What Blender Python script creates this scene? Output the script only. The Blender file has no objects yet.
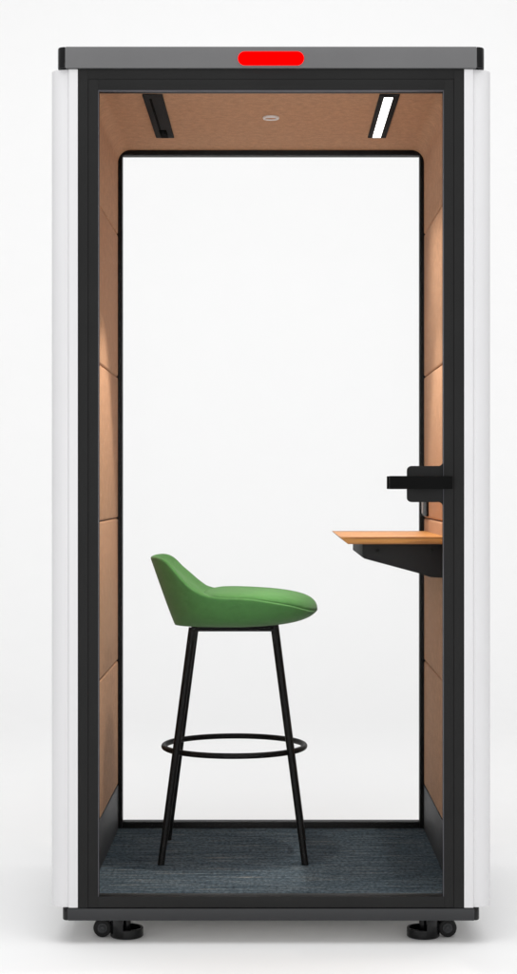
import bpy, bmesh, math, random
from mathutils import Vector, Matrix
PI = math.pi
random.seed(4)
scene = bpy.context.scene
COL = scene.collection

# ------------------------------------------------------------------ materials
def new_mat(name):
    m = bpy.data.materials.new(name); m.use_nodes = True
    nt = m.node_tree
    b = nt.nodes['Principled BSDF']
    return m, nt, b

def N(nt, t, **kw):
    n = nt.nodes.new(t)
    for k, v in kw.items():
        if k in n.inputs: n.inputs[k].default_value = v
        else: setattr(n, k, v)
    return n

def simple(name, col, rough=0.5, metal=0.0, spec=0.5, bump=0.0, bscale=300.0, var=0.06, coat=0.0):
    m, nt, b = new_mat(name)
    tc = N(nt, 'ShaderNodeTexCoord')
    nz = N(nt, 'ShaderNodeTexNoise'); nz.inputs['Scale'].default_value = 7.0; nz.inputs['Detail'].default_value = 5
    nt.links.new(tc.outputs['Object'], nz.inputs['Vector'])
    rmp = N(nt, 'ShaderNodeValToRGB')
    lo = tuple(c*(1-var) for c in col[:3]) + (1,); hi = tuple(min(1, c*(1+var)) for c in col[:3]) + (1,)
    rmp.color_ramp.elements[0].position = .3; rmp.color_ramp.elements[1].position = .7
    rmp.color_ramp.elements[0].color = lo; rmp.color_ramp.elements[1].color = hi
    nt.links.new(nz.outputs['Fac'], rmp.inputs['Fac'])
    nt.links.new(rmp.outputs['Color'], b.inputs['Base Color'])
    b.inputs['Roughness'].default_value = rough
    b.inputs['Metallic'].default_value = metal
    b.inputs['Specular IOR Level'].default_value = spec
    b.inputs['Coat Weight'].default_value = coat
    if bump:
        n2 = N(nt, 'ShaderNodeTexNoise'); n2.inputs['Scale'].default_value = bscale; n2.inputs['Detail'].default_value = 3
        nt.links.new(tc.outputs['Object'], n2.inputs['Vector'])
        bp = N(nt, 'ShaderNodeBump'); bp.inputs['Strength'].default_value = bump; bp.inputs['Distance'].default_value = .001
        nt.links.new(n2.outputs['Fac'], bp.inputs['Height'])
        nt.links.new(bp.outputs['Normal'], b.inputs['Normal'])
    return m

def fabric(name, col, var=.2, scale=260, bump=.5, stretch=(1, 1, 1), sheen=.15):
    """felted / woven cloth: fine fibre flecks over soft large mottling"""
    m, nt, b = new_mat(name)
    tc = N(nt, 'ShaderNodeTexCoord'); mp = N(nt, 'ShaderNodeMapping'); mp.inputs['Scale'].default_value = stretch
    nt.links.new(tc.outputs['Object'], mp.inputs['Vector'])
    a = N(nt, 'ShaderNodeTexNoise'); a.inputs['Scale'].default_value = scale; a.inputs['Detail'].default_value = 4; a.inputs['Roughness'].default_value = .7
    c = N(nt, 'ShaderNodeTexNoise'); c.inputs['Scale'].default_value = scale*.22; c.inputs['Detail'].default_value = 5; c.inputs['Roughness'].default_value = .65
    for n in (a, c): nt.links.new(mp.outputs['Vector'], n.inputs['Vector'])
    mx = N(nt, 'ShaderNodeMath', operation='ADD'); nt.links.new(a.outputs['Fac'], mx.inputs[0]); nt.links.new(c.outputs['Fac'], mx.inputs[1])
    hl = N(nt, 'ShaderNodeMath', operation='MULTIPLY'); hl.inputs[1].default_value = .5; nt.links.new(mx.outputs[0], hl.inputs[0])
    r = N(nt, 'ShaderNodeValToRGB'); e = r.color_ramp.elements
    e[0].position = .32; e[1].position = .68
    e[0].color = tuple(x*(1-var) for x in col)+(1,); e[1].color = tuple(min(1, x*(1+var)) for x in col)+(1,)
    nt.links.new(hl.outputs[0], r.inputs['Fac']); nt.links.new(r.outputs['Color'], b.inputs['Base Color'])
    b.inputs['Roughness'].default_value = .9; b.inputs['Specular IOR Level'].default_value = .15
    b.inputs['Sheen Weight'].default_value = sheen; b.inputs['Sheen Roughness'].default_value = .5
    bp = N(nt, 'ShaderNodeBump'); bp.inputs['Strength'].default_value = bump; bp.inputs['Distance'].default_value = .0012
    nt.links.new(hl.outputs[0], bp.inputs['Height']); nt.links.new(bp.outputs['Normal'], b.inputs['Normal'])
    return m

def glass(name):
    m = bpy.data.materials.new(name); m.use_nodes = True; nt = m.node_tree
    nt.nodes.remove(nt.nodes['Principled BSDF'])
    out = nt.nodes['Material Output']
    tr = N(nt, 'ShaderNodeBsdfTransparent'); tr.inputs['Color'].default_value = (.995, .995, .995, 1)
    gl = N(nt, 'ShaderNodeBsdfGlossy'); gl.inputs['Roughness'].default_value = .02
    fr = N(nt, 'ShaderNodeFresnel'); fr.inputs['IOR'].default_value = 1.05
    mx = N(nt, 'ShaderNodeMixShader')
    nt.links.new(fr.outputs[0], mx.inputs[0]); nt.links.new(tr.outputs[0], mx.inputs[1]); nt.links.new(gl.outputs[0], mx.inputs[2])
    nt.links.new(mx.outputs[0], out.inputs['Surface'])
    return m

def emit(name, col, s):
    m, nt, b = new_mat(name)
    b.inputs['Base Color'].default_value = tuple(col)+(1,)
    b.inputs['Emission Color'].default_value = tuple(col)+(1,); b.inputs['Emission Strength'].default_value = s
    b.inputs['Roughness'].default_value = .6; b.inputs['Specular IOR Level'].default_value = .0
    return m

def carpet(name):
    m, nt, b = new_mat(name)
    tc = N(nt, 'ShaderNodeTexCoord')
    def streak(sx, sy, scale, detail, rough=.6):
        mp = N(nt, 'ShaderNodeMapping'); mp.inputs['Scale'].default_value = (sx, sy, 1)
        nt.links.new(tc.outputs['Object'], mp.inputs['Vector'])
        n = N(nt, 'ShaderNodeTexNoise'); n.inputs['Scale'].default_value = scale; n.inputs['Detail'].default_value = detail; n.inputs['Roughness'].default_value = rough
        nt.links.new(mp.outputs['Vector'], n.inputs['Vector'])
        return n
    s1 = streak(5.0, 66, 1, 4, .8)
    r1 = N(nt, 'ShaderNodeValToRGB'); cr = r1.color_ramp
    cr.elements[0].position = .28; cr.elements[0].color = (.024, .034, .046, 1)
    cr.elements[1].position = .74; cr.elements[1].color = (.26, .22, .17, 1)
    for p, c in ((.42, (.050, .073, .094, 1)), (.54, (.080, .107, .130, 1)), (.63, (.125, .146, .158, 1))):
        e = cr.elements.new(p); e.color = c
    nt.links.new(s1.outputs['Fac'], r1.inputs['Fac'])
    s2 = streak(115, 62, 1, 2)          # yarn flecks
    mul = N(nt, 'ShaderNodeMix', data_type='RGBA', blend_type='MULTIPLY'); mul.inputs['Factor'].default_value = .62
    r2 = N(nt, 'ShaderNodeValToRGB'); r2.color_ramp.elements[0].position = .3; r2.color_ramp.elements[1].position = .7
    r2.color_ramp.elements[0].color = (.22, .22, .22, 1); r2.color_ramp.elements[1].color = (1.5, 1.5, 1.5, 1)
    nt.links.new(s2.outputs['Fac'], r2.inputs['Fac'])
    nt.links.new(r1.outputs['Color'], mul.inputs['A']); nt.links.new(r2.outputs['Color'], mul.inputs['B'])
    nt.links.new(mul.outputs['Result'], b.inputs['Base Color'])
    b.inputs['Roughness'].default_value = .95; b.inputs['Specular IOR Level'].default_value = .05
    bp = N(nt, 'ShaderNodeBump'); bp.inputs['Strength'].default_value = .6; bp.inputs['Distance'].default_value = .002
    nt.links.new(s2.outputs['Fac'], bp.inputs['Height']); nt.links.new(bp.outputs['Normal'], b.inputs['Normal'])
    return m

def wood(name):
    m, nt, b = new_mat(name)
    tc = N(nt, 'ShaderNodeTexCoord'); mp = N(nt, 'ShaderNodeMapping'); mp.inputs['Scale'].default_value = (5, 34, 150); mp.inputs['Rotation'].default_value = (0, .10, .22)
    nt.links.new(tc.outputs['Object'], mp.inputs['Vector'])
    n = N(nt, 'ShaderNodeTexNoise'); n.inputs['Scale'].default_value = 1; n.inputs['Detail'].default_value = 5; n.inputs['Distortion'].default_value = .4
    nt.links.new(mp.outputs['Vector'], n.inputs['Vector'])
    r = N(nt, 'ShaderNodeValToRGB'); e = r.color_ramp.elements
    e[0].position = .36; e[0].color = (.27, .100, .024, 1); e[1].position = .62; e[1].color = (.60, .28, .068, 1)
    nt.links.new(n.outputs['Fac'], r.inputs['Fac']); nt.links.new(r.outputs['Color'], b.inputs['Base Color'])
    b.inputs['Roughness'].default_value = .45; b.inputs['Specular IOR Level'].default_value = .3
    return m

M = dict(
    studio = simple('seamless_white', (.90, .90, .90), .9, spec=.1, var=.003),
    white  = simple('white_powder_coat', (.71, .707, .718), .38, spec=.4, var=.008, bump=.05, bscale=900),
    frame  = simple('black_powder_coat', (.0148, .0148, .0148), .6, spec=.14, var=.08, bump=.1, bscale=900),
    dark   = simple('satin_black', (.0045, .0045, .0045), .5, spec=.15, var=.1),
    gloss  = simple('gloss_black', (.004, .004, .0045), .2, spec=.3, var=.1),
    rubber = simple('black_rubber', (.008, .008, .008), .6, spec=.2, var=.1),
    roof   = simple('mid_grey_metal', (.148, .148, .151), .5, spec=.2, var=.04, bump=.05, bscale=900),
    base   = simple('shaded_dark_metal', (.030, .031, .033), .5, spec=.25, var=.05),  # dark metal; the base's weaker light is put into the colour too
    skirt  = simple('charcoal_skirting', (.035, .037, .040), .6, spec=.25, var=.08),
    felt   = fabric('tan_felt', (.495, .285, .170), .24, 230, .7, sheen=0),
    green  = fabric('green_upholstery', (.068, .200, .055), .26, 330, .6, sheen=.12),
    carpet = carpet('streaked_carpet'),
    wood   = wood('oak_veneer'),
    glass  = glass('clear_glass'),
    red    = emit('glowing_pill_red', (1.0, .0, .0), .9),
    lamp   = emit('lit_diffuser', (1.0, .985, .96), 3.0),
    hole   = simple('screw_black', (.002, .002, .002), .9, spec=.02),
    board  = simple('pale_bounce_board', (.78, .77, .75), .8, spec=.1),
    vent   = simple('matte_charcoal', (.030, .030, .031), .9, spec=.03),
    gasket = simple('grey_gasket', (.10, .10, .115), .6, spec=.2),
    matte  = simple('matte_black', (.0045, .0045, .0045), .7, spec=.05),
    grey   = simple('light_grey_plastic', (.42, .42, .43), .5),
    chrome = simple('pale_metal', (.75, .75, .75), .35),
)

# ------------------------------------------------------------------ helpers
def link(name, bm, mat, parent=None, smooth=True, ang=35, bevel=None):
    me = bpy.data.meshes.new(name)
    bmesh.ops.recalc_face_normals(bm, faces=bm.faces)
    bm.to_mesh(me); bm.free()
    me.materials.append(mat)
    if smooth:
        for p in me.polygons: p.use_smooth = True
        me.set_sharp_from_angle(angle=math.radians(ang))
    o = bpy.data.objects.new(name, me); COL.objects.link(o)
    if parent is not None:
        o.parent = parent
        o.matrix_parent_inverse = Matrix.Identity(4)
        pw = Vector((0, 0, 0)); q = parent
        while q is not None: pw += q.location; q = q.parent
        o.location = -pw            # meshes are written in world coordinates
    return o

def box(bm, x0, x1, y0, y1, z0, z1, bev=0.0, seg=2):
    r = bmesh.ops.create_cube(bm, size=1.0)
    vs = r['verts']
    for v in vs:
        v.co = Vector(((x0+x1)/2 + v.co.x*(x1-x0), (y0+y1)/2 + v.co.y*(y1-y0), (z0+z1)/2 + v.co.z*(z1-z0)))
    if bev:
        es = {e for v in vs for e in v.link_edges}
        bmesh.ops.bevel(bm, geom=list(es), offset=bev, segments=seg, profile=.5, affect='EDGES')

def prism(bm, pts, axis, a0, a1, bev=0.0):
    """extrude a 2D polygon along axis: 'x' pts=(y,z); 'y' pts=(x,z); 'z' pts=(x,y)"""
    def P(p, a):
        return {'x': (a, p[0], p[1]), 'y': (p[0], a, p[1]), 'z': (p[0], p[1], a)}[axis]
    lo = [bm.verts.new(P(p, a0)) for p in pts]; hi = [bm.verts.new(P(p, a1)) for p in pts]
    n = len(pts); fs = [bm.faces.new(lo), bm.faces.new(hi[::-1])]
    for i in range(n): fs.append(bm.faces.new((lo[i], lo[(i+1) % n], hi[(i+1) % n], hi[i])))
    if bev:
        bmesh.ops.recalc_face_normals(bm, faces=fs)
        es = [e for e in set(fs[0].edges) | set(fs[1].edges)]
        bmesh.ops.bevel(bm, geom=es, offset=bev, segments=2, profile=.5, affect='EDGES')

def tube(bm, a, b, r0, r1=None, n=20, caps=True):
    a = Vector(a); b = Vector(b); r1 = r0 if r1 is None else r1
    d = (b-a).normalized(); s = d.orthogonal().normalized(); t = d.cross(s)
    A = []; B = []
    for i in range(n):
        q = 2*PI*i/n; off = s*math.cos(q)+t*math.sin(q)
        A.append(bm.verts.new(a+off*r0)); B.append(bm.verts.new(b+off*r1))
    for i in range(n): bm.faces.new((A[i], A[(i+1) % n], B[(i+1) % n], B[i]))
    if caps: bm.faces.new(A[::-1]); bm.faces.new(B)

def lathe(bm, prof, origin, axis='z', n=40, closed=False):
    """prof: list of (r, h). axis 'z' or 'y'."""
    o = Vector(origin); rings = []
    for r, h in prof:
        ring = []
        for i in range(n):
            q = 2*PI*i/n
            p = Vector((r*math.cos(q), r*math.sin(q), h)) if axis == 'z' else Vector((r*math.cos(q), h, r*math.sin(q)))
            ring.append(bm.verts.new(o+p))
        rings.append(ring)
    m = len(rings)
    for k in range(m if closed else m-1):
        A = rings[k]; B = rings[(k+1) % m]
        for i in range(n): bm.faces.new((A[i], A[(i+1) % n], B[(i+1) % n], B[i]))
    if not closed:
        bm.faces.new(rings[0][::-1]); bm.faces.new(rings[-1])

def ring_rect(bm, x0, x1, z0, z1, ix0, ix1, iz0, iz1, y0, y1, bev=.0012):
    """rectangular frame from four butted members"""
    box(bm, x0, ix0, y0, y1, z0, z1, bev); box(bm, ix1, x1, y0, y1, z0, z1, bev)
    if z1 > iz1: box(bm, ix0, ix1, y0, y1, iz1, z1, bev)
    if iz0 > z0: box(bm, ix0, ix1, y0, y1, z0, iz0, bev)

def arc(cx, cy, r, a0, a1, n=8):
    return [(cx+r*math.cos(math.radians(a0+(a1-a0)*i/n)), cy+r*math.sin(math.radians(a0+(a1-a0)*i/n))) for i in range(n+1)]

def BM(): return bmesh.new()

def thing(name, label, cat, loc):
    o = bpy.data.objects.new(name, None); COL.objects.link(o); o.location = loc
    o['label'] = label; o['category'] = cat; o.empty_display_size = .1
    return o

# ------------------------------------------------------------------ setting
HC = 1.09           # camera height
YB = 4.0            # where the seamless starts to sweep up
bm = BM()
vs = [bm.verts.new(p) for p in ((-14, -9, 0), (14, -9, 0), (14, YB, 0), (-14, YB, 0))]
bm.faces.new(vs)
fl = link('floor', bm, M['studio'], smooth=False); fl['kind'] = 'structure'
bm = BM()
R = 3.0; prof = [(YB + R*math.sin(a), R - R*math.cos(a)) for a in [PI/2*i/32 for i in range(33)]] + [(YB+R, 9.0)]
rows = [[bm.verts.new((x, y, z)) for x in (-14, 14)] for y, z in prof]
for i in range(len(rows)-1): bm.faces.new((rows[i][0], rows[i][1], rows[i+1][1], rows[i+1][0]))
bd = link('backdrop', bm, M['studio'], ang=80); bd['kind'] = 'structure'

# ------------------------------------------------------------------ the booth
D = .93             # booth depth
booth = thing('phone_booth', 'tall white and black glazed office phone booth lined in tan felt', 'phone booth', (0, D/2, 0))

# roof; dark corner reflections put in as black pieces in its four notches
def dark_corner_slab(name, mat, hw, y0, y1, z0, z1, c):
    bm = BM()
    pts = [(-hw+c, y0), (hw-c, y0), (hw-c, y0+c), (hw, y0+c), (hw, y1-c), (hw-c, y1-c), (hw-c, y1), (-hw+c, y1), (-hw+c, y1-c), (-hw, y1-c), (-hw, y0+c), (-hw+c, y0+c)]
    prism(bm, pts, 'z', z0, z1, .0025)
    slab = link(name, bm, mat, booth)
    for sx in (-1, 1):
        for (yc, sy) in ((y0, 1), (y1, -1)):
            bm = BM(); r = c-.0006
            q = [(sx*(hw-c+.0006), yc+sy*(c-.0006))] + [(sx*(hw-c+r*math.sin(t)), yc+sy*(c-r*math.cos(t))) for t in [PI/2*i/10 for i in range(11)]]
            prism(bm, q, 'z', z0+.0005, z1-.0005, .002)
            link('dark_corner', bm, M['gloss'], slab)
    return slab
roof = dark_corner_slab('roof', M['roof'], .5095, -.004, D+.004, 2.0865, 2.138, .0195)
bm = BM(); h = .0166; w = .0786; zc = 2.109
prism(bm, arc(w-h, zc, h, -90, 90, 14) + arc(-w+h, zc, h, 90, 270, 14), 'y', -.008, -.0045, .001)
link('logo_pill', bm, M['red'], roof)  # pill covers a logo and is no lamp; its glow is added
base = dark_corner_slab('base', M['base'], .4976, .000, D-.004, .057, .0866, .013)

# white rounded side panels
for s in (-1, 1):
    f = [(.4605, 0), (.4800, 0)] + arc(.4800, .003, .003, -80, -20, 4) + arc(.4862, .0032, .0025, 160, 90, 4)[:-1] + [(.4875, .0052), (.4900, .0054)] + arc(.4900, .0424, .037, -84, 0, 16)
    b = [(x, D-y) for x, y in f[::-1]]
    bm = BM(); prism(bm, [(s*x, y) for x, y in f+b], 'z', .088, 2.085, .001)
    link('side_panel', bm, M['white'], booth, ang=25)
    bm = BM(); box(bm, *sorted((s*.4535, s*.4598)), .046, .889, .0885, 2.084)
    link('wall_core', bm, M['dark'], booth)

bm = BM(); box(bm, -.480, .480, .016, D-.020, .0552, .0568)
link('bounce_panel', bm, M['board'], base)  # unseen pale board added to bounce light onto the ground below

# front frame (an upside-down U) with its rebate, and the door leaf inside it
FT, FB = 2.085, .0878
bm = BM()
ring_rect(bm, -.4598, .4598, FB, FT, -.4360, .4360, FB, 2.0614, 0, .040, .0006)
ring_rect(bm, -.4530, .4530, FB+.02, 2.0800, -.4180, .4180, FB+.02, 2.0420, .0402, .0500, .0008)
link('front_frame', bm, M['frame'], booth)
bm = BM()
ring_rect(bm, -.4353, .4353, FB+.001, 2.0607, -.4120, .4120, .1142, 2.0350, -.0004, .0385, .0006)
door = link('door', bm, M['frame'], booth)
bm = BM(); box(bm, -.4180, .4180, .014, .022, .1082, 2.0410)
link('door_glass', bm, M['glass'], door, smooth=False)
bm = BM(); ring_rect(bm, -.4119, .4119, .1143, 2.0349, -.4109, .4109, .1143, 2.0338, .0003, .0130, 0)
link('gasket', bm, M['gasket'], door)
# handle plate with rounded free corners and flared root, bars on both sides of the glass
x0, x1, z0, z1, r = .3255, .4118, HC-.0362, HC+.0502, .011
pts = arc(x0+r, z0+r, r, 270, 180, 6) + arc(x0+r, z1-r, r, 180, 90, 6) + [(x1-r+.0, z1)] + arc(x1-r, z1+r, r, -90, 0, 6)[1:] + arc(x1-r, z0-r, r, 0, 90, 6)
bm = BM(); prism(bm, pts, 'y', .0065, .0138, .0012); prism(bm, pts, 'y', .0222, .0290, .0012)
link('handle_plate', bm, M['frame'], door)
bm = BM()
box(bm, .280, .4285, -.0500, -.0220, HC-.0050, HC+.0260, .0012)
box(bm, .345, .400, -.0225, .0070, HC+.0005, HC+.0205, .001)
link('door_handle', bm, M['matte'], door)
bm = BM()
box(bm, .280, .405, .0480, .0660, HC-.0050, HC+.0260, .0012)
box(bm, .345, .400, .0288, .0485, HC+.0005, HC+.0205, .001)
link('door_handle', bm, M['matte'], door)

# rear frame and rear pane
bm = BM()
ring_rect(bm, -.4598, .4598, FB, FT, -.4285, .4285, .1270, 2.0440, .8905, D, .0015)
rear = link('rear_frame', bm, M['dark'], booth)
bm = BM(); box(bm, -.4345, .4345, .905, .913, .1210, 2.0500)
link('rear_glass', bm, M['glass'], rear, smooth=False)

# felt lining: four panels a side and one continuous hood over the top
WX, ZC = .440, 2.058
Y0, Y1 = .0505, .8895
seams = [1.815, 1.406, 1.001, .592, .234]
for s in (-1, 1):
    for k in range(4):
        bm = BM(); box(bm, *sorted((s*WX, s*.4533)), Y0, Y1, seams[k+1]+.0010, seams[k]-.0010, .0055, 4)
        link('wall_panel', bm, M['felt'], booth)
    bm = BM(); box(bm, *sorted((s*(WX-.001), s*.4533)), Y0, Y1, .1075, .2335, .001)
    link('skirting', bm, M['skirt'], booth)
rc = .036
inner = [(WX, seams[0]+.0055)] + arc(WX-rc, ZC-rc, rc, 0, 90, 12)
inner = [(WX+.0055, seams[0]+.0010)] + [(WX+.0016, seams[0]+.0026)] + inner
inner = inner + [(-x, z) for x, z in inner[::-1]]
outer = [(-.4533, seams[0]+.0018), (-.4533, 2.083), (.4533, 2.083), (.4533, seams[0]+.0018)]
bm = BM(); prism(bm, inner+outer, 'y', Y0, Y1)
hood = link('ceiling_lining', bm, M['felt'], booth, ang=40)

# ceiling fittings: black troughs; the one over the desk carries a lit diffuser
for s in (-1, 1):
    xa, xb = sorted((s*.2675, s*.3175)); ya, yb = .146, .686
    bm = BM(); box(bm, xa, xb, ya, yb, ZC-.0050, ZC-.0004, .0012)
    lt = link('ceiling_light' if s > 0 else 'ceiling_vent', bm, M['vent'], booth)
    if s > 0:
        bm = BM(); box(bm, .2800, .3020, ya+.020, yb-.012, ZC-.0062, ZC-.0046, .0007)
        link('diffuser', bm, M['lamp'], lt)
    else:
        bm = BM(); box(bm, -.3025, -.2965, ya+.035, yb-.115, ZC-.0058, ZC-.0046, .0005)
        link('slot', bm, M['hole'], lt)
        bm = BM(); box(bm, -.3025, -.2825, yb-.112, yb-.012, ZC-.0075, ZC-.0046, .001)
        link('sensor', bm, M['hole'], lt)
bm = BM()
lathe(bm, [(.0165, -.0002), (.0165, -.004), (.018, -.0058), (.020, -.0058), (.0215, -.004), (.0215, -.0002)], (0, .425, ZC), n=40, closed=True)
det = link('ceiling_spotlight', bm, M['chrome'], booth)
bm = BM(); lathe(bm, [(.0155, -.0003), (.0155, -.003), (.010, -.0042)], (0, .425, ZC), n=32)
link('lens', bm, M['felt'], det)

# carpeted floor of the booth
bm = BM(); box(bm, -.4530, .4530, .0505, .8898, .0880, .1055)
deck = link('deck', bm, M['dark'], booth)
bm = BM(); box(bm, -.4385, .4385, .0400, .8895, .1058, .1095)
link('carpet', bm, M['carpet'], booth)

# desk on the right-hand wall
bm = BM()
xl, zt, th, ch = .1735, HC-.1253, .0180, .0200
ya, yb = .228, .850
def dv(x, y, z): return bm.verts.new((x, y, z))
top = [dv(xl, ya, zt), dv(.4395, ya, zt), dv(.4395, yb, zt), dv(xl, yb, zt)]
mid = [dv(xl+.0015, ya-.001, zt-.002), dv(.4395, ya-.001, zt-.002), dv(.4395, yb, zt-.002), dv(xl+.0015, yb, zt-.002)]
bot = [dv(xl+ch, ya+.004, zt-th), dv(.4395, ya+.004, zt-th), dv(.4395, yb, zt-th), dv(xl+ch, yb, zt-th)]
bm.faces.new(top[::-1]); bm.faces.new(bot)
for A, B in ((top, mid), (mid, bot)):
    for i in range(4): bm.faces.new((A[i], A[(i+1) % 4], B[(i+1) % 4], B[i]))
desk = link('desk', bm, M['wood'], booth, ang=20)
zb = zt-th-.0005
bm = BM()
prism(bm, [(.2330, zb), (.4392, zb), (.4392, .8585), (.4065, .8600), (.3795, .8694), (.2380, .9075), (.2330, .9110)], 'y', .300, .838, .0012)
br = link('desk_bracket', bm, M['frame'], desk)
for x in (.2716, .4085):
    bm = BM(); lathe(bm, [(.0042, -.0001), (.0042, -.0018), (.0030, -.0028)], (x, .300, HC-.1615), axis='y', n=16)
    link('screw', bm, M['hole'], desk)
# power outlet by the rear corner above the desk
bm = BM(); box(bm, .4335, .4398, .735, .884, 1.008, 1.105, .0015)
pw = link('power_outlet', bm, M['dark'], booth)
bm = BM(); box(bm, .4320, .4334, .835, .880, 1.014, 1.099, .0005)
link('outlet_cover', bm, M['grey'], pw)

# levelling feet with their castors under the base
for s in (-1, 1):
    for (fy, sy) in ((.082, 1), (D-.082, -1)):
        fx = s*.3500+(.0195 if s > 0 else 0); rr = .0400
        bm = BM()
        lathe(bm, [(.0385, .001), (.0400, .003), (.0400, .0215), (.0390, .0225), (.0345, .0225), (.0340, .0215), (.0340, .008), (.0100, .008), (.0100, .0568), (.001, .0568), (.001, .001)], (fx, fy, 0), n=48)
        # the taller shell on the outer half of the cup
        q = arc(0, 0, .0402, 99, 261, 20) + arc(0, 0, .0338, 261, 99, 20)
        prism(bm, [(fx-s*-x if s > 0 else fx+x, fy+y) for x, y in [(-x if s > 0 else x, y) for x, y in q]], 'z', .0030, .0568, .0006)
        # cheek block that carries the wheel axle
        box(bm, *sorted((fx+s*.020, fx+s*.034)), fy-.012, fy+.012, .010, .0567, .001)
        foot = link('levelling_foot', bm, M['gloss'], booth)
        wx = fx+s*.0585; wy = fy-sy*.012
        bm = BM()
        lathe(bm, [(.0125, .000), (.0155, .0), (.0160, -.002), (.0190, -.002), (.0216, .000), (.0222, .004), (.0222, .017), (.0210, .020), (.012, .020)], (wx, wy if sy > 0 else wy-.018, .0224), axis='y', n=40)
        whl = link('castor_wheel', bm, M['rubber'], foot)
        bm = BM()
        yy = (wy-.0045) if sy > 0 else wy+.0025
        lathe(bm, [(.0118, .0046), (.0118, .002), (.0090, .001), (.0060, .002), (.0055, .0), (.0030, -.0010)], (wx, yy, .0224), axis='y', n=28)
        link('wheel_hub', bm, M['base'], foot)

# ------------------------------------------------------------------ the stool
SX, SY, ZF = -.0985, .553, .1097
stool = thing('bar_stool', 'green upholstered low-back bar stool with black legs inside the booth', 'bar stool', (SX, SY, ZF))
def lerp(a, b, t): return a+(b-a)*t
def interp(tab, u):
    # monotone smooth interpolation through a table
    if u <= tab[0][0]: return tab[0][1]
    if u >= tab[-1][0]: return tab[-1][1]
    for i in range(len(tab)-1):
        if tab[i][0] <= u <= tab[i+1][0]:
            x0, y0 = tab[i]; x1, y1 = tab[i+1]
            d = lambda k: 0 if k <= 0 or k >= len(tab)-1 else (tab[k+1][1]-tab[k-1][1])/(tab[k+1][0]-tab[k-1][0])
            m0, m1 = d(i), d(i+1); hh = x1-x0; t = (u-x0)/hh
            return (2*t**3-3*t*t+1)*y0+(t**3-2*t*t+t)*hh*m0+(-2*t**3+3*t*t)*y1+(t**3-t*t)*hh*m1
RIM = [(-.224, -.190), (-.200, -.190), (-.178, -.199), (-.140, -.238), (-.110, -.266), (-.060, -.287), (.047, -.294), (.150, -.312), (.222, -.331)]
NA = 96
def outline(th, fr, re, wd, ex):
    c, s_ = math.cos(th), math.sin(th)
    n_ = ex
    cu = math.copysign(abs(c)**(2/n_), c); sv = math.copysign(abs(s_)**(2/n_), s_)
    return (cu*(fr if c > 0 else re), sv*wd)
WB = -.3675
def shell_ring(th):
    """profile of the shell at one angle: list of (u, v, w)"""
    bu, bv = outline(th, .085, .160, .125, 2.5)
    ru, rv = outline(th, .2215, .224, .205, 2.5)
    rw = interp(RIM, ru)
    back = max(0, -math.cos(th))**1.5           # 1 at the rear
    cu_ = lerp(lerp(bu, ru, .80), lerp(bu, ru, .25), back); cv_ = lerp(lerp(bv, rv, .80), lerp(bv, rv, .5), back)
    cw_ = lerp(lerp(WB, rw, .10), lerp(WB, rw, .22), back)
    pts = []
    for i in range(15):
        t = i/14
        pts.append((lerp(lerp(bu, cu_, t), lerp(cu_, ru, t), t), lerp(lerp(bv, cv_, t), lerp(cv_, rv, t), t), lerp(lerp(WB, cw_, t), lerp(cw_, rw, t), t)))
    tk = .011+.004*back                          # rounded rim thickness
    L = math.hypot(ru, rv); iu, iv = ru*(1-tk/L), rv*(1-tk/L)
    for a in (.2, .5, .8, 1.0):
        q = PI*a
        pts.append((lerp(ru, iu, (1-math.cos(q))/2), lerp(rv, iv, (1-math.cos(q))/2), rw+tk*.45*math.sin(q)))
    # inside face sloping down behind the cushion
    du, dv_ = outline(th, .190, .070, .165, 2.6)
    dw = min(rw-.004, -.291)
    for t in (.25, .5, .75, 1.0):
        e = t
        pts.append((lerp(iu, du, t**.85), lerp(iv, dv_, t**.85), lerp(rw, dw, 1-(1-e)**1.35)))
    return pts
bm = BM(); cols = []
for i in range(NA):
    th = 2*PI*i/NA
    cols.append([bm.verts.new((SX+u, SY+v, HC+w)) for u, v, w in shell_ring(th)])
for i in range(NA):
    A = cols[i]; B = cols[(i+1) % NA]
    for k in range(len(A)-1): bm.faces.new((A[k], A[k+1], B[k+1], B[k]))
cb = bm.verts.new((SX-.02, SY, HC+WB-.001)); ct = bm.verts.new((SX+.02, SY, HC-.304))
for i in range(NA):
    bm.faces.new((cols[i][0], cols[(i+1) % NA][0], cb)); bm.faces.new((cols[i][-1], cols[(i+1) % NA][-1], ct))
shell = link('seat_shell', bm, M['green'], stool, ang=70)
# cushion: a domed pad with a rounded edge
bm = BM(); rings = []
K = 16
for k in range(K+1):
    t = k/K
    ring = []
    for i in range(NA):
        th = 2*PI*i/NA
        eu, ev = outline(th, .2235, .088, .194, 2.4)
        rw = interp(RIM, eu) if eu > -.05 else interp(RIM, -.05)-.010*min(1, (-.05-eu)/.03)
        ew = rw+.002
        topw = -.2715 - .0035*max(0, eu/.22)
        rr = math.cos(t*PI/2)                    # 1 at edge, 0 at centre
        hgt = (1-rr**3.8)**(1/2.5)
        bul = 1+.0  
        ring.append(bm.verts.new((SX+eu*rr*bul+.012*(1-rr), SY+ev*rr, HC+ew+(topw-ew)*hgt)) if k < K else None)
    if k < K: rings.append(ring)
for k in range(len(rings)-1):
    A, B = rings[k], rings[k+1]
    for i in range(NA): bm.faces.new((A[i], A[(i+1) % NA], B[(i+1) % NA], B[i]))
c = bm.verts.new((SX+.012, SY, HC-.2715))
for i in range(NA): bm.faces.new((rings[-1][i], rings[-1][(i+1) % NA], c))
# underside skirt tucked into the shell
low = [bm.verts.new((v.co.x*.94+SX*.06, SY+(v.co.y-SY)*.94, v.co.z-.008)) for v in rings[0]]
for i in range(NA): bm.faces.new((rings[0][i], low[i], low[(i+1) % NA], rings[0][(i+1) % NA]))
link('seat_cushion', bm, M['green'], stool, ang=70)
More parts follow.
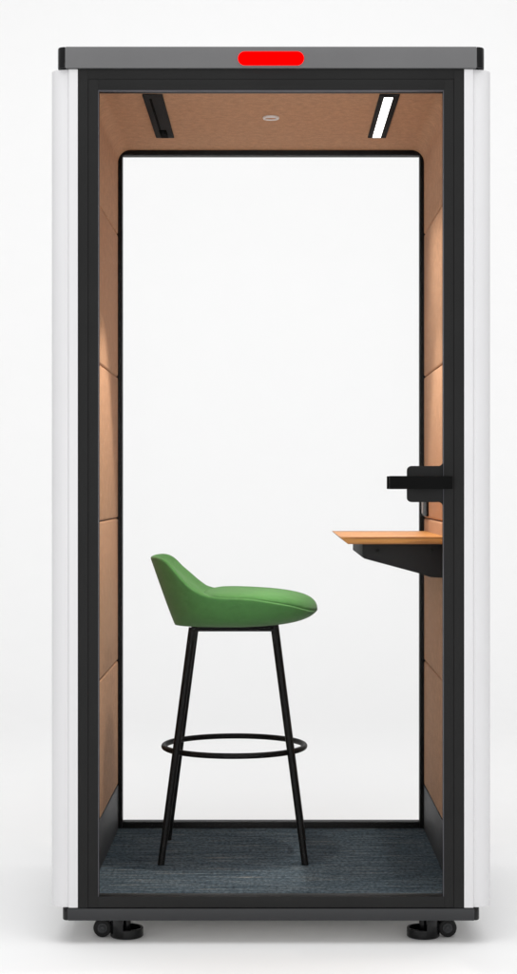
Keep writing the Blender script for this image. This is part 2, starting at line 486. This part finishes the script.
# mounting plate, legs, foot ring
ZT = HC+WB
bm = BM(); box(bm, SX-.108, SX+.108, SY-.090, SY+.090, ZT-.0055, ZT-.0015, .001)
box(bm, SX-.112, SX+.112, SY-.105, SY-.083, ZT-.0125, ZT-.0052, .001)
box(bm, SX-.112, SX+.112, SY+.083, SY+.105, ZT-.0125, ZT-.0052, .001)
link('mounting_plate', bm, M['dark'], stool)
for sx in (-1, 1):
    for sy in (-1, 1):
        bm = BM(); a = Vector((SX+sx*.108, SY+sy*.095, ZT-.003)); b = Vector((SX+sx*.187, SY+sy*.166, ZF+.003))
        tube(bm, b, a, .0088, .0105, 24)
        tube(bm, b-Vector((0, 0, .0029)), b+Vector((0, 0, .002)), .0092, .0092, 20)
        link('leg', bm, M['dark'], stool)
bm = BM(); NR, NT = 96, 14; rm, rt = .1890, .0075; zr = HC-.695
rg = [[bm.verts.new((SX+(rm+rt*math.cos(q))*math.cos(p), SY+(rm+rt*math.cos(q))*math.sin(p), zr+rt*math.sin(q))) for q in [2*PI*j/NT for j in range(NT)]] for p in [2*PI*i/NR for i in range(NR)]]
for i in range(NR):
    for j in range(NT): bm.faces.new((rg[i][j], rg[(i+1) % NR][j], rg[(i+1) % NR][(j+1) % NT], rg[i][(j+1) % NT]))
link('foot_ring', bm, M['dark'], stool)

# ------------------------------------------------------------------ light
world = bpy.data.worlds.new('World'); scene.world = world; world.use_nodes = True
bg = world.node_tree.nodes['Background']; bg.inputs['Color'].default_value = (1, 1, 1, 1); bg.inputs['Strength'].default_value = .55
def area(name, loc, target, sx, sy, power, col=(1, 1, 1), spread=180):
    l = bpy.data.lights.new(name, 'AREA'); l.shape = 'RECTANGLE'; l.size = sx; l.size_y = sy; l.energy = power; l.color = col; l.spread = math.radians(spread)
    o = bpy.data.objects.new(name, l); COL.objects.link(o); o.location = loc
    o.rotation_euler = (Vector(target)-Vector(loc)).to_track_quat('-Z', 'Y').to_euler()
    return o
area('front_softbox', (0, -6.8, 1.3), (0, 0, 1.2), 5, 2.4, 125)
area('overhead_softbox', (0, -.8, 6.5), (0, -.5, 0), 8, 6, 325)
area('backdrop_wash', (0, 2.0, 6.0), (0, 7.0, 3.0), 9, 2, 31, spread=84)
area('booth_strip_lamp', (.2888, .416, ZC-.012), (.2888, .416, 0), .024, .50, 2.4, (1, .94, .86), 70)

for sgn, en in ((-1, 54), (1, 30)):          # the ceiling spotlight throws one pool on each wall
    sp = bpy.data.lights.new('booth_downlight', 'SPOT'); sp.energy = en; sp.color = (1, .93, .84)
    sp.spot_size = math.radians(46); sp.spot_blend = .45; sp.shadow_soft_size = .035
    so = bpy.data.objects.new('booth_downlight', sp); COL.objects.link(so); so.location = (sgn*.004, .425, ZC-.012)
    so.rotation_euler = (0, -sgn*math.radians(18), 0)

# ------------------------------------------------------------------ camera
cam = bpy.data.cameras.new('camera'); co = bpy.data.objects.new('camera', cam); COL.objects.link(co)
co.location = (0, -4.3, HC); co.rotation_euler = (PI/2, 0, 0)
cam.sensor_fit = 'VERTICAL'; cam.sensor_height = 24; cam.lens = 1806/974*24
cam.shift_x = -12.5/974; cam.clip_end = 200
scene.camera = co
scene.render.engine = 'CYCLES'
scene.cycles.transparent_max_bounces = 16; scene.cycles.max_bounces = 10; scene.cycles.diffuse_bounces = 6
scene.view_settings.view_transform = 'Standard'; scene.view_settings.look = 'None'
scene.view_settings.exposure = 0; scene.view_settings.gamma = 1
